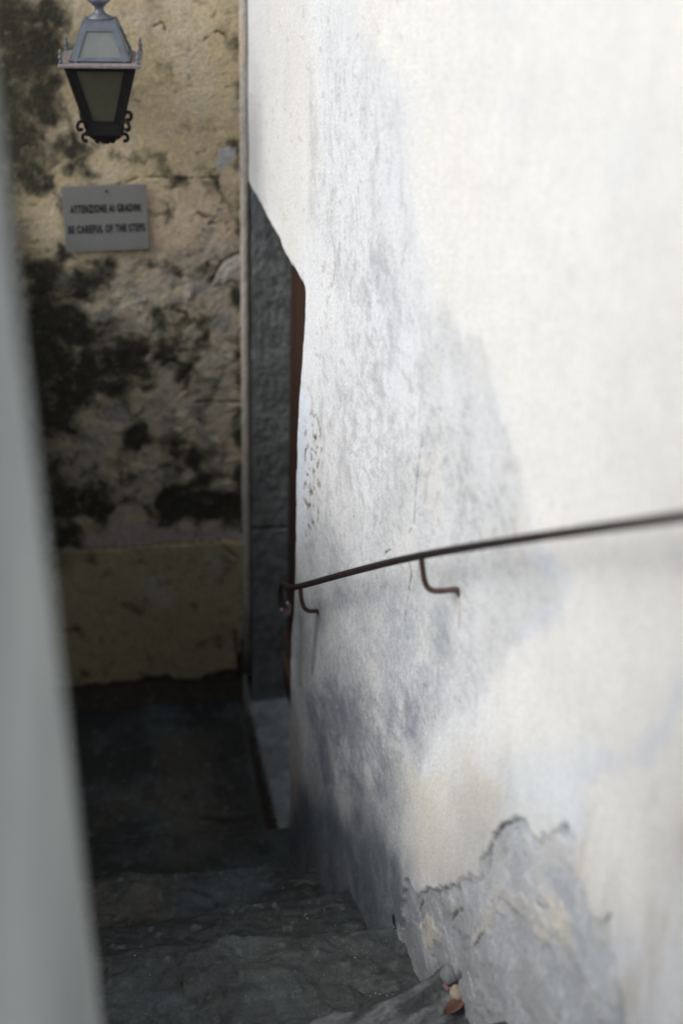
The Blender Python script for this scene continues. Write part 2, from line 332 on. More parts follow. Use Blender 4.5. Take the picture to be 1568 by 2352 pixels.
# cracks
crk = np.zeros_like(Y)
for pts, wd in (([(968, 1010), (955, 1110), (951, 1200), (940, 1225)], .004), ([(938, 1285), (944, 1320), (938, 1352)], .006), ([(941, 1352), (930, 1420), (936, 1470)], .003), ([(880, 1270), (893, 1262)], .004),
                ([(1116, 1990), (1120, 1950), (1132, 1915), (1150, 1893), (1180, 1885)], .004), ([(1087, 2172), (1098, 2150), (1110, 2140)], .005), ([(1030, 2112), (1045, 2095), (1058, 2090)], .006),
                ([(1225, 2070), (1240, 2085), (1256, 2082)], .004), ([(1040, 2265), (1048, 2240)], .010), ([(958, 2090), (966, 2070)], .005), ([(1390, 2115), (1400, 2100)], .005)):
    L_ = px_poly(pts); crk = np.maximum(crk, ss(wd*1.6, wd*.3, linedist(L_, Y, Z)+.006*np.abs(fbm(Y*30, Z*30, 3, 46))))
C = mixc(C, (.06, .06, .07), crk*.85)
for pts in ([(958, 2100), (962, 2160), (975, 2235)], [(1013, 2130), (1022, 2165)], [(990, 2190), (1000, 2235)], [(1065, 2235), (1085, 2290)]):
    C = mixc(C, (.70, .72, .74), ss(.005, .001, linedist(px_poly(pts), Y, Z)+.003*fine)*.7)
# marks below the rail brackets
for pts, wd, cc in (([(735, 1408), (733, 1450), (727, 1540)], .035, (.14, .14, .13)), ([(1057, 1362), (1058, 1400), (1056, 1440)], .012, (.33, .29, .25)), ([(700, 1420), (702, 1560)], .05, (.24, .24, .22))):
    C = mixc(C, cc, ss(wd*.8, 0, linedist(px_poly(pts), Y, Z)+.012*streakn)*.65)
C *= (1+.06*gran+.07*fine*(s1+G)*.7)[..., None]
# relief: peeled coat, cracks, hairy undulation
X += B*.008*(1-.6*isl)-B*.003*ss(.10, .16, fl)+B*.002*ss(-.16, -.22, fl)+crk*.004+.0003*fbm(Y*34, Z*30, 3, 47)*(1+1.2*B)-lip2*.002
FT2 = CH*ss(.2, .5, chn); X += FT2*.0015
yc = (Y[:-1, :-1]+Y[1:, 1:])/2; zc = (Z[:-1, :-1]+Z[1:, 1:])/2
keep = ~((yc > (YE[:-1, :-1])) & (zc < (HEAD[:-1, :-1])))
def push(V): V[:, 0] = np.maximum(V[:, 0]+.05, .42); return V
Pw = np.stack([X, Y, Z], -1)
# snap the sheet's cut edges to the true doorway outline
snap = (np.abs(Y-YE) < .004) & (Z < HEAD); Pw[..., 1] = np.where(snap, YE, Y)
wall = grid_object('white_wall', Pw[:, ::-1], keep[:, ::-1], C[:, ::-1], M_white, extrude=push)
tag(wall, 'tall whitewashed plaster wall with grey damp stains and peeling foot beside the steps', 'wall')

# ------------------------------------------------------------------ back wall with mould
def pb(pts): return [(lambda P: (P[0], P[2]))(on_y(p[0], p[1], 4.65)) for p in pts]
xs = np.concatenate([np.linspace(-2.6, -.80, 12, endpoint=False), np.linspace(-.80, .012, 210)]); zs = np.concatenate([np.linspace(-.1, 3.0, 700, endpoint=False), np.linspace(3.0, 5.0, 12)])
X, Z = np.meshgrid(xs, zs)
def Bm(pts, wd, amp=.0, s=10, seed=0):
    d = sdf(pb(pts), X, Z)
    if amp: d = d+amp*fbm(X*s, Z*s, 5, seed)
    return ss(wd, -wd, d)
bl = fbm(X*6, Z*6, 5, 51); f1 = fbm(X*24, Z*24, 5, 52, .6); f2 = fbm(X*70, Z*70, 3, 53, .7)
wx, wz = X+.03*fbm(X*9, Z*9, 3, 54), Z+.03*fbm(X*9, Z*9, 3, 55)
C = np.zeros(X.shape+(3,))+np.array([.43, .355, .225])
C = mixc(C, (.50, .43, .32), ss(-.2, .6, fbm(X*4, Z*4, 4, 56))*.7)
C = mixc(C, (.40, .36, .29), ss(.0, .7, fbm(X*12, Z*9, 5, 57))*.55)
C = mixc(C, (.30, .25, .14), ss(.05, .7, fbm(X*5, Z*7, 5, 58))*.5)
C = mixc(C, (.52, .41, .31), Bm([(340, 430), (555, 380), (555, 620), (400, 700), (330, 650)], .04, .05, 8, 59)*.6)
C = mixc(C, (.46, .33, .22), ss(.25, .6, fbm(X*14, Z*14, 4, 60))*.35)
# grey, weathered middle
mid = Bm([(60, 640), (330, 600), (500, 560), (560, 560), (560, 1190), (100, 1200)], .06, .06, 7, 61)
C = mixc(C, (.33, .31, .26), mid*(.55+.4*bl))
C = mixc(C, (.20, .20, .20), mid*ss(.1, .55, fbm(wx*13, wz*12, 5, 62))*.75)
# lower panel, olive
lowp = Bm([(60, 1262), (200, 1262), (330, 1250), (470, 1245), (556, 1250), (560, 1560), (60, 1580)], .012, .01, 14, 63)
C = mixc(C, (.34, .29, .18), lowp*.85); C = mixc(C, (.38, .36, .28), lowp*ss(.0, .6, fbm(X*5, Z*7, 4, 64))*Bm([(300, 1240), (560, 1240), (560, 1400), (330, 1420)], .06)*.8)
# grey-pink band over it
band = Bm([(60, 1215), (205, 1222), (330, 1200), (420, 1190), (558, 1180), (558, 1238), (450, 1235), (330, 1250), (200, 1258), (60, 1262)], .008, .012, 16, 65)
C = mixc(C, (.36, .32, .31), band*.85); C = mixc(C, (.22, .21, .22), band*ss(0, .5, f1)*.5); C = mixc(C, (.46, .33, .27), band*ss(.2, .6, bl+f1*.4)*.6)
# dark bare base
base = Bm([(60, 1585), (250, 1570), (330, 1560), (380, 1552), (400, 1562), (450, 1560), (520, 1535), (545, 1538), (556, 1470), (565, 1470), (565, 1750), (60, 1750)], .006, .012, 14, 66)
C = mixc(C, (.075, .065, .055), base*.95); C = mixc(C, (.15, .14, .10), base*ss(.2, .6, f1)*.5)
# mould: how thick it grows is set by loose areas, its edge by noise
den = -.60+0*X+.22*mid
for pts, a, wd in (([(-60, -40), (120, -40), (185, 60), (160, 190), (120, 320), (130, 430), (-60, 430)], .80, .08), ([(60, 60), (160, 60), (165, 200), (90, 230)], .25, .04),
                   ([(40, 600), (150, 560), (185, 700), (200, 830), (170, 1000), (90, 1010)], 1.02, .06), ([(150, 575), (270, 590), (250, 660), (180, 690)], .70, .03),
                   ([(180, 780), (330, 770), (340, 880), (270, 920), (170, 920)], .78, .05), ([(340, 700), (480, 740), (470, 880), (360, 880)], .48, .05),
                   ([(290, 920), (340, 930), (350, 1030), (300, 1020)], .75, .03), ([(90, 1090), (250, 1100), (260, 1190), (100, 1190)], .78, .04), ([(330, 1165), (400, 1130), (556, 1145), (556, 1185), (340, 1200)], 1.15, .03),
                   ([(370, 1040), (560, 1000), (560, 1150), (380, 1160)], .42, .05), ([(250, 340), (560, 370), (540, 430), (250, 440)], .38, .04), ([(120, 190), (260, 330), (200, 420), (80, 420)], .40, .06),
                   ([(60, 1180), (200, 1190), (190, 1260), (60, 1290)], .85, .05), ([(530, 60), (560, 60), (560, 1180), (548, 1180)], .45, .02), ([(440, 1200), (560, 1180), (560, 1215), (440, 1210)], .3, .03)):
    den = den+a*Bm(pts, wd, .03, 8, 67)
mn = fbm(wx*11, wz*10, 6, 68, .55)
mould = ss(-.30, .52, den+mn*.95+.30*f1+.08*f2)
C = mixc(C, (.17, .155, .10), ss(-.45, .05, den+mn*.85+.2*f1)*.62)
C = mixc(C, (.026, .025, .020), mould*(.93+.1*f1))
# left-edge grime and shade put into the colour, then speckled pits
C = mixc(C, (.040, .038, .026), Bm([(-200, -60), (60, -60), (120, 60), (120, 200), (90, 330), (60, 600), (120, 800), (150, 1000), (130, 1300), (-200, 1400)], .10, .06, 5, 77)*(.84+.15*f1))
pit = ss(.50, .66, fbm(X*26, Z*32, 4, 69))*ss(-.2, .3, fbm(X*5, Z*5, 3, 70)+.15)
C = mixc(C, (.14, .125, .09), pit*.6)
# small repaired patch and cracks with thin dark lips
C = mixc(C, (.35, .36, .37), Bm([(503, 340), (525, 335), (545, 340), (530, 370), (505, 392), (498, 372)], .004, .006, 20, 71)*.9)
peel = Bm([(560, 580), (520, 600), (500, 625), (482, 660), (500, 655), (530, 640), (560, 650)], .004, .008, 18, 72)
C = mixc(C, (.36, .34, .32), peel*.7)
ck = np.zeros_like(X)
for pts, wd in (([(560, 578), (530, 590), (510, 602), (498, 625), (484, 655)], .006), ([(455, 488), (470, 498), (495, 500), (480, 515), (498, 512)], .008), ([(170, 1262), (260, 1256), (330, 1250), (400, 1247), (470, 1243), (500, 1250)], .005),
                ([(500, 1240), (522, 1262), (545, 1280)], .007), ([(470, 90), (500, 70), (515, 80)], .006), ([(355, 60), (375, 50), (380, 70)], .006), ([(250, 430), (330, 405), (430, 410), (520, 405)], .005),
                ([(540, 1450), (548, 1520), (552, 1560)], .012), ([(400, 715), (430, 722), (440, 745)], .010), ([(380, 825), (440, 850), (410, 880)], .012), ([(450, 925), (556, 925)], .006), ([(250, 1570), (340, 1563), (385, 1550), (410, 1566), (470, 1556), (525, 1540)], .006)):
    ck = np.maximum(ck, ss(wd*1.3, wd*.2, linedist(pb(pts), X, Z)+.007*np.abs(fbm(X*25, Z*25, 3, 73))))
C = mixc(C, (.035, .03, .022), ck*.85)
C *= (1+.10*f2+.06*f1)[..., None]
Yb = 4.65+.004*fbm(X*3, Z*3, 3, 74)+.0012*f1*(1+mid)+.0012*f2+.0015*pit+.005*ck-.004*peel+.010*band*0
Yb += base*.018+.006*ss(.4, .0, fbm(X*7, Z*7, 4, 75))*mid-lowp*.006
bw = grid_object('back_wall', np.stack([X, Yb, Z], -1), np.ones((X.shape[0]-1, X.shape[1]-1), bool), C, M_back, extrude=lambda V: V+np.array([0, .4, 0]))
tag(bw, 'ochre plaster wall spotted with black mould at the bottom of the steps', 'wall')

# ------------------------------------------------------------------ doorway (stone jamb, plaster edge, threshold) and door
def rough_panel(nu, nv, f):
    U, V = np.meshgrid(np.linspace(0, 1, nu), np.linspace(0, 1, nv)); return f(U, V)
dw = empty('doorway', (0.10, 4.6, 0), 'grey stone doorway with worn threshold in the corner beside the white wall', 'doorway')
def stone_colors(A, B_, c0, c1, c2, sd_):
    c = np.zeros(A.shape+(3,))+np.array(c0); c = mixc(c, c1, ss(-.3, .5, fbm(A*9, B_*9, 5, sd_))); return mixc(c, c2, ss(.15, .6, fbm(A*22, B_*16, 5, sd_+1))*.6)
def f_jamb(U, V):
    x = .040+U*.142; z = V*2.32-.02
    y = 4.635+.0035*fbm(x*30, z*22, 4, 81)+.003*fbm(x*8, z*3, 3, 82)+.012*ss(.05, 0, U)+.0012*fbm(x*18, z*70, 3, 83)
    jn = ss(.010, .002, np.abs(z-.78))+ss(.006, .001, np.abs(z-1.0))*0; y = y+jn*.010
    c = stone_colors(x*1.0, z, (.14, .15, .148), (.19, .203, .20), (.095, .10, .098), 84); c = mixc(c, (.21, .235, .25), ss(.9, .0, z)*ss(.0, .6, fbm(x*7, z*6, 4, 86))*.6)
    c = mixc(c, (.16, .18, .22), ss(1.75, 2.1, z)*.5)
    c = mixc(c, (.03, .03, .03), jn*.8); c = mixc(c, (.18, .20, .21), ss(.53, .66, U)*ss(.8, .68, U)*.35)
    return np.stack([x, y, z], -1), c
P_, c_ = rough_panel(60, 520, f_jamb)
j = grid_object('jamb', P_, np.ones((P_.shape[0]-1, P_.shape[1]-1), bool), c_, M_jamb, extrude=lambda V: V+np.array([0, .25, 0])); j.parent = dw; j.location = (-.10, -4.6, 0)
def f_strip(U, V):
    z = .13+V*4.6; a = U*math.pi
    wv = .002*fbm(z*9, z*0+4, 4, 87)+.0015*fbm(z*40, z*0+2, 3, 88)
    x = .0240-.0165*np.cos(a)*(1+.0*U)+wv; y = 4.652-.022*np.sin(a)+.0015*fbm(U*6, z*40, 3, 89)
    c = np.zeros(x.shape+(3,))+np.array([.38, .355, .315]); c = mixc(c, (.26, .23, .19), ss(.1, .6, fbm(U*3, z*9, 5, 90))*.6); c = mixc(c, (.50, .34, .22), ss(.35, .6, fbm(U*2, z*5, 3, 91))*.4)
    c = mixc(c, (.05, .045, .035), ss(.55, .15, z+.1*fbm(U*2, z*9, 3, 92))*.9)
    return np.stack([x, y, z], -1), c
P_, c_ = rough_panel(14, 760, f_strip)
s_ = grid_object('plaster_edge', P_, np.ones((P_.shape[0]-1, P_.shape[1]-1), bool), c_, M_back); s_.parent = dw; s_.location = (-.10, -4.6, 0)
def f_thr(U, V):
    y = 3.86+V*.80; x0 = .026+.014*(1-V)+.003*fbm(y*9, y*0, 3, 93); x = x0+U*(.22-x0)
    z = .004+.004*fbm(x*9, y*5, 3, 94)+.0015*fbm(x*40, y*30, 3, 95)-.012*ss(.06, 0, U)-.014*ss(.03, 0, V)-.01*ss(.10, .0, V)*0
    c = stone_colors(x, y, (.23, .26, .28), (.33, .37, .40), (.16, .18, .19), 96); c = mixc(c, (.36, .40, .44), ss(.3, .8, fbm(x*12, y*5, 3, 98))*.6)
    return np.stack([x, y, z], -1), c
P_, c_ = rough_panel(40, 130, f_thr)
t = grid_object('threshold', P_, np.ones((P_.shape[0]-1, P_.shape[1]-1), bool), c_, M_thresh, extrude=lambda V: np.concatenate([V[:, :2], V[:, 2:]-.08], 1)); t.parent = dw; t.location = (-.10, -4.6, 0)

dr = empty('door', (.176, 4.62, 0), 'reddish brown wooden door recessed behind the stone jamb', 'door')
q = MB()
for i in range(7):
    y1 = 0.0-i*.115; q.box((0, y1-.112, .03), (.04, y1, 2.2), .003)
q.build('boards', M_door, dr)
MB().box((-.012, -.80, .10), (-.001, -.02, .19), .003).build('lower_rail', M_door, dr)
MB().box((-.022, -.80, .225), (-.001, -.02, .240), .004).build('moulding', mat('lit-tone door moulding', (.16, .10, .07), .5, vary=.3, scale=30), dr)  # mouldings coloured paler than the boards to look lit
MB().box((-.016, -.80, .33), (-.001, -.02, .345), .004).build('moulding', mat('dark door moulding', (.13, .07, .05), .5, vary=.3, scale=30), dr)
MB().tube([(-.001, -.05, 1.52), (-.008, -.05, 1.52)], [.007, .006]).build('nail_head', M_rust, dr)

# ------------------------------------------------------------------ landing and steps
def slate_color(x, y, sd_):
    c = np.zeros(x.shape+(3,))+np.array([.042, .047, .048]); c = mixc(c, (.085, .105, .113), ss(-.15, .55, fbm(x*3, y*3, 5, sd_))); c = mixc(c, (.115, .105, .09), ss(.0, .7, fbm(x*2+5, y*2, 4, sd_+1))*ss(.1, -.4, x)*.8)
    c = mixc(c, (.04, .043, .042), ss(.2, .6, fbm(x*9, y*9, 5, sd_+2))*.7); c = mixc(c, (.20, .21, .21), ss(.50, .65, fbm(x*30, y*22, 4, sd_+3))*.5)
    return c
def f_land(U, V):
    y = 3.40+V*1.30; x1 = .002-.016*(y-3.85)*0; xr = np.where(y > 3.86, -.003+.003*fbm(y*12, y*0+1, 3, 106), .30); x = -2.2+(1-(1-U)**1.0)*(0); x = np.where(U < .1, -2.4+U*16, -.80+(U-.1)/.9*(xr+.80))
    z = .006*fbm(x*2.3, y*2.3, 3, 101)+.0025*fbm(x*12, y*12, 4, 102)+.001*fbm(x*50, y*50, 3, 103)
    z += -.010*ss(.985, 1.0, U)*(y > 3.86)-.012*np.exp(-((x+.11)**2/.004+(y-3.955)**2/.0006))
    z += .012*ss(.0, .06, 3.90-y+.02*fbm(x*6, x*0, 3, 104))          # slightly raised slab before the first step
    c = slate_color(x, y, 105); c = mixc(c, (.20, .19, .16), ss(.975, .995, U)*(y > 3.86)*.4)
    c = mixc(c, (.02, .019, .015), np.exp(-((x+.11)**2/.006+(y-3.955)**2/.0008))*.7); c = mixc(c, (.030, .034, .034), ss(.0, .05, 3.90-y)*.35)
    return np.stack([x, y, z], -1), c
P_, c_ = rough_panel(240, 300, f_land)
ld = grid_object('landing', P_, np.ones((P_.shape[0]-1, P_.shape[1]-1), bool), c_, M_slate, extrude=lambda V: np.concatenate([V[:, :2], V[:, 2:]-.08], 1)); tag(ld, kind='structure')
nos = {1: (3.46, 3.50), 2: (3.15, 3.10), 3: (2.79, 2.84), 4: (2.47, 2.17)}
st = empty('stone_staircase', (-.3, 2.0, 0), 'worn dark slate staircase running down between the walls to the landing', 'stairs')
STEP_CRACKS = ([(783, 2255), (820, 2262), (852, 2273), (897, 2269)], [(413, 2049), (450, 2053), (491, 2057), (533, 2089)], [(599, 2222), (640, 2208), (690, 2206)], [(700, 1990), (720, 2003)], [(640, 1975), (668, 1992)], [(660, 2110), (760, 2090)], [(420, 2150), (520, 2175), (560, 2200)], [(810, 2235), (850, 2240), (900, 2225)])
def step(k):
    zt = .18*k; a, b = nos.get(k, (2.45-.345*(k-4), 2.40-.345*(k-4))); prev = nos.get(k+1, (2.43-.345*(k-3), 2.40-.345*(k-3)))
    U, V = np.meshgrid(np.linspace(0, 1, 260 if k < 6 else 60), np.concatenate([np.linspace(-.5, 0, 22, endpoint=False), np.linspace(0, 1, 110 if k < 6 else 30)]))
    x = np.where(U < .08, -2.0+U*15, -.80+(U-.08)/.92*1.32)
    tt = np.clip((x+.45)/.70, 0, 1.0); ny = b+(a-b)*(tt**(1.0 if k != 4 else .8))
    ny = ny+.034*fbm(x*2.6, x*0+k, 4, 110+k)+.005*fbm(x*22, x*0+k, 3, 120+k); py_ = min(prev)-.12
    v = np.clip(V, 0, 1); y = ny+(py_-ny)*v; dn = np.clip(-V*2, 0, 1)
    r = .016; z = zt-np.maximum(0, r-(ny-y))**2/(2*r); z = z-dn*.26; y = y-.006*(dn > 0)-.02*dn+.008*fbm(x*14, z*30, 3, 130+k)*(dn > .01)
    fy = 1.0 if k != 4 else 1.8
    lay = fbm(x*3+.8*fbm(x*2, y*2, 2, 131+k), y*9*fy-x*4*(k == 4), 3, 132+k); lay = np.floor(lay*3)*.33*.5+lay*.5
    z = z+(1-dn)*(.007*fbm(x*3, y*3, 3, 133+k)+(.012+.008*(k == 4))*lay+.003*fbm(x*14, y*16, 4, 134+k)+.001*fbm(x*60, y*60, 3, 135+k))
    z = z-(1-dn)*.006*ss(.055, .04, np.abs(lay-.02))*ss(.2, .5, fbm(x*2, y*3, 2, 136+k))
    c = slate_color(x, y, 140+k)
    for pts_ in STEP_CRACKS:
        L_ = [on_z(px_, py2, zt)[:2] for px_, py2 in pts_]; my = sum(q_[1] for q_ in L_)/len(L_)
        if not (min(prev)-.02 < my < max(a, b)+.02): continue
        dd = linedist(L_, x+.02*fbm(x*9, y*9, 3, 138), y+.018*fbm(x*8, y*8, 3, 139)); wv_ = ss(-.5, .3, fbm(x*14, y*14, 3, 137)); dd = dd+.004*np.abs(fbm(x*40, y*40, 3, 141)); z = z-.006*ss(.008, .002, dd)*(1-dn); c = mixc(c, (.014, .014, .013), ss(.0075, .002, dd)*.8*wv_)
        c = mixc(c, (.19, .20, .20), ss(.030, .010, dd)*ss(.006, .012, dd)*.18)
    n3 = fbm(x*1.9+.35*fbm(x*5, y*5, 3, 142+k), y*4.6+.3*fbm(x*4, y*4, 3, 143+k)+x*1.2, 5, 144+k, .55); sel = ss(-.1, .45, fbm(x*4+9, y*4, 3, 145+k))
    for lv in (-.22, .08, .34):
        z = z+(1-dn)*.0045*ss(lv-.03, lv+.03, n3); c = mixc(c, (.016, .017, .017), ss(.028, .004, np.abs(n3-lv+.02))*sel*.75); c = mixc(c, (.16, .18, .185), ss(.05, .01, np.abs(n3-lv-.06))*(.2+.5*sel)*.35)
    if k == 4: c = mixc(c, (.16, .17, .175), ss(-.2, .5, fbm(x*5, y*16-x*7, 4, 150))*.7)
    if k == 3: c = mixc(c, (.10, .11, .11), .3+0*x)
    keep = np.ones((x.shape[0]-1, x.shape[1]-1), bool)
    return grid_object('step', np.stack([x+.3, y-2.0, z], -1)[:, ::-1]*1.0, keep, c[:, ::-1], M_slate, parent=st)
for k in range(1, 13): step(k)
# upper path behind the camera and the surrounding ground
tag(obj('upper_path', [(-2, -.25, 2.2), (1.2, -.25, 2.2), (1.2, -9, 2.2), (-2, -9, 2.2)], [(0, 1, 2, 3)][::1], M_ground), kind='structure')
tag(obj('ground', [(-60, -60, -.14), (60, -60, -.14), (60, 60, -.14), (-60, 60, -.14)], [(0, 1, 2, 3)], M_ground), kind='structure')

# ------------------------------------------------------------------ near left wall end and the unseen wall added beyond it to shade the landing
U, V = np.meshgrid(np.linspace(0, 1, 120), np.linspace(0, 1, 240))
zz = .5+V*2.9; arc_ = np.clip((U-.55)/.25, 0, 1); R_ = .05
YC = 1.28
xx = np.where(U < .55, 0, np.where(U < .8, -R_*(1-np.cos(arc_*math.pi/2)), -R_-(U-.8)*2.2)); yy = np.where(U < .55, -1.6+U/.55*(YC-R_+1.6), np.where(U < .8, YC-R_+R_*np.sin(arc_*math.pi/2), YC))
xx = xx-.557-.033*(zz-1.96)/1.04+.0015*fbm(zz*4, yy*3, 3, 160)
cc = np.zeros(xx.shape+(3,))+np.array([.34, .365, .36]); cc = mixc(cc, (.50, .515, .50), ss(-.3, .5, fbm(yy*1.1, zz*3.2, 5, 161))); cc = mixc(cc, (.25, .28, .285), ss(0, .5, fbm(yy*2.5, zz*8, 4, 162))*.5)
lw = grid_object('left_wall', np.stack([xx, yy, zz], -1), np.ones((239, 119), bool), cc, M_white, extrude=lambda V: V+np.array([-.02, 0, 0]))
tag(lw, 'blurred pale grey rendered wall end close to the camera on the left', 'wall')
SW = MB().box((-1.10, 1.30, -.1), (-.80, 3.00, 1.55), .01).box((-1.10, 3.00, -.1), (-.80, 4.70, 2.0), .01).build('shading_wall', M_side); tag(SW, 'unseen dark wall added to shade the landing, behind the pale left wall end', 'wall')

# ------------------------------------------------------------------ lantern
LY = 4.42; lc = on_y(237, 152, LY-.11)
LN = empty('wall_lantern', (lc[0], LY, lc[2]), 'old four-sided iron and glass lantern hanging on the ochre wall above the sign', 'lantern', rz=math.radians(-5))
a, bt, rh, rt_, rb, bh = .098, .052, .104, .046, .086, .182   # body half widths top / bottom, roof height, roof half widths, body height
def cr(h, z): return [Vector((-h, -h, z)), Vector((h, -h, z)), Vector((h, h, z)), Vector((-h, h, z))]
rim = MB()
for (x0, y0, x1, y1) in ((-.119, -.119, .119, -.088), (-.119, .088, .119, .119), (-.119, -.0875, -.088, .0875), (.088, -.0875, .119, .0875)): rim.box((x0, y0, -.006), (x1, y1, .006), .003)
rim.build('rim', M_rim, LN)
T, Bo = cr(a, -.008), cr(bt, -bh)
fr = MB()
for i in range(4): fr.tube([T[i], Bo[i]], .006, 8)
for i in range(4):
    n_ = Vector((0, -1, 0)) if i == 0 else Vector((1, 0, 0)) if i == 1 else Vector((0, 1, 0)) if i == 2 else Vector((-1, 0, 0))
    t0, t1, b0, b1 = T[i], T[(i+1) % 4], Bo[i], Bo[(i+1) % 4]; ht = (t1-t0).normalized()
    fr.bar(t0+ht*.014, b0+ht*.012, .024, .006, n_); fr.bar(t1-ht*.014, b1-ht*.012, .025, .006, n_)
    fr.bar(b0+Vector((0, 0, .006)), b1+Vector((0, 0, .006)), .014, .0075, n_); fr.bar(t0-Vector((0, 0, .004)), t1-Vector((0, 0, .004)), .010, .0075, n_)
fr.build('frame', M_iron, LN)
for i in range(4):
    t0, t1, b0, b1 = T[i], T[(i+1) % 4], Bo[i], Bo[(i+1) % 4]; cc_ = (t0+t1+b0+b1)/4; s = .97; n_ = Vector((cc_.x, cc_.y, 0)).normalized()*.0015
    p = [v*1.0 for v in (t0, t1, b1, b0)]; p = [Vector((v.x*.985, v.y*.985, v.z)) for v in p]
    obj('glass_pane', [v for v in p]+[v-n_ for v in p], [(3, 2, 1, 0), (4, 5, 6, 7), (0, 1, 5, 4), (1, 2, 6, 5), (2, 3, 7, 6), (3, 0, 4, 7)], M_glass, LN)
# bulb holder inside and base tray below
bs = MB(); bs.box((-.056, -.056, -bh-.034), (.056, .056, -bh-.001), .004)
bs.lathe((0, 0, -bh), [(.050, -.035), (.044, -.050), (.018, -.060), (.012, -.066)], 14); bs.build('base', M_iron, LN)
MB().lathe((0, 0, -bh), [(.016, 0), (.016, .03), (.022, .045), (.024, .07), (.012, .09)], 12).build('bulb', M_rglass, LN)
# roof: frame, four panes, cap and finial
Rb, Rt = cr(rb, .008), cr(rt_, .008+rh)
rf = MB()
for i in range(4):
    b0, b1, t0, t1 = Rb[i], Rb[(i+1) % 4], Rt[i], Rt[(i+1) % 4]; m_ = (b0+b1)/2; n_ = Vector((m_.x, m_.y, (rb-rt_)/rh*rb)).normalized(); h = (b1-b0).normalized()
    rf.bar(b0+h*.010, t0+h*.008, .018, .006, n_); rf.bar(b1-h*.010, t1-h*.008, .018, .006, n_)
    up_ = ((t0+t1)/2-m_).normalized(); rf.bar(b0+up_*.006, b1+up_*.006, .011, .0052, n_); rf.bar(t0-up_*.013, t1-up_*.013, .026, .0052, n_)
rf.box((-rt_-.002, -rt_-.002, rh+.005), (rt_+.002, rt_+.002, rh+.012), .002); rf.build('roof_frame', M_zinc, LN)
for i in range(4):
    b0, b1, t0, t1 = Rb[i], Rb[(i+1) % 4], Rt[i], Rt[(i+1) % 4]; p = [Vector((v.x*.975, v.y*.975, v.z)) for v in (b0, b1, t1, t0)]; n_ = Vector(((b0+b1).x, (b0+b1).y, 0)).normalized()*.002
    obj('roof_pane', [v for v in p]+[v-n_ for v in p], [(0, 1, 2, 3), (7, 6, 5, 4), (0, 4, 5, 1), (1, 5, 6, 2), (2, 6, 7, 3), (3, 7, 4, 0)], M_rglass, LN)
MB().lathe((0, 0, rh+.012), [(.040, 0), (.040, .004), (.020, .014), (.013, .022), (.013, .032), (.022, .040), (.033, .050), (.033, .058), (.026, .067), (.012, .073), (.010, .080), (.013, .086), (.006, .095)], 20).build('finial', M_zinc, LN, True)
for sx in (-1, 1):
    for sy in (-1, 1):
        MB().lathe((sx*.111, sy*.111, .006), [(.006, 0), (.006, .006), (.0035, .010), (.0068, .016), (.0068, .020), (.003, .026), (.0045, .032), (.001, .042)], 10).build('corner_spike', M_zinc, LN, True)
# scrolls under the corners and tails to the base
for sx, sy in ((-1, -1), (1, -1), (1, 1), (-1, 1)):
    d = Vector((sx, sy, 0)).normalized(); o_ = Vector((sx*bt, sy*bt, -bh+.004)); pts = []
    for i in range(15):
        an = math.radians(200-i*24); rr = .020-i*.0009; pts.append(o_+d*(.022+rr*math.cos(an))+Vector((0, 0, -.006+rr*math.sin(an))))
    MB().tube(pts, .0055, 8).build('scroll', M_iron, LN, True)
for sx, sy in ((-1, 0), (1, 0), (-.35, -1), (.35, -1)):
    d = Vector((sx, 0, 0)) if sy == 0 else Vector((.4*sx/.35, 0, 0)).normalized()*.6; o_ = Vector((sx*.045 if sy == 0 else sx*.04, -.03 if sy else -.02, -bh-.030)); pts = []
    for i in range(13):
        an = math.radians(170-i*24); rr = .016-i*.0007; pts.append(o_+d*(.012+rr*math.cos(an))+Vector((0, 0, -.016+rr*math.sin(an))))
    MB().tube(pts, .0058, 8).build('scroll', M_iron, LN, True)
br = MB(); br.tube(smooth_path([(0, .05, -bh-.03), (0, .13, -bh-.05), (0, .20, -bh+.03), (0, .235, -bh+.05)]), .006, 8); br.box((-.02, .222, -bh-.02), (.02, .234, -bh+.10), .002); br.box((-.006, .124, -.006), (.006, .228, .006), .001); br.tube([(0, .224, 0), (0, .226, -bh+.05)], .004, 6)
br.build('wall_bracket', M_iron, LN)

# ------------------------------------------------------------------ sign
p0 = on_y(142, 428, 4.64); p1 = on_y(337, 420, 4.64); p2 = on_y(342, 570, 4.64); p3 = on_y(152, 578, 4.64)
cx, cz = (p0[0]+p1[0]+p2[0]+p3[0])/4, (p0[2]+p1[2]+p2[2]+p3[2])/4; sw, sh = .2715, .2185
SG = empty('warning_sign', (cx, 4.634, cz), 'small grey bilingual sign warning of the steps, on the ochre wall under the lantern', 'sign'); SG.rotation_euler.y = math.radians(-.6)
MB().box((-sw/2, -.0025, -sh/2), (sw/2, .0025, sh/2), .0012).build('plate', M_sign, SG)
def text_mesh(txt, width, capz, zc):
    cu = bpy.data.curves.new('t', 'FONT'); cu.body = txt; cu.size = 1; cu.offset = .026; cu.extrude = .01; cu.space_character = 1.22
    to = bpy.data.objects.new('t', cu); COL.objects.link(to); bpy.context.view_layer.update()
    me = bpy.data.meshes.new_from_object(to.evaluated_get(bpy.context.evaluated_depsgraph_get())); bpy.data.objects.remove(to)
    me.name = 'lettering'; co = np.array([v.co[:] for v in me.vertices]); lo, hi = co.min(0), co.max(0)
    for v, c in zip(me.vertices, co): v.co = ((c[0]-(lo[0]+hi[0])/2)/(hi[0]-lo[0])*width, -.0036+c[2]*.04, (c[1]-(lo[1]+hi[1])/2)/(hi[1]-lo[1])*capz+zc)
    me.materials.clear(); me.materials.append(M_ink); o = bpy.data.objects.new('lettering', me); COL.objects.link(o); o.parent = SG; return o
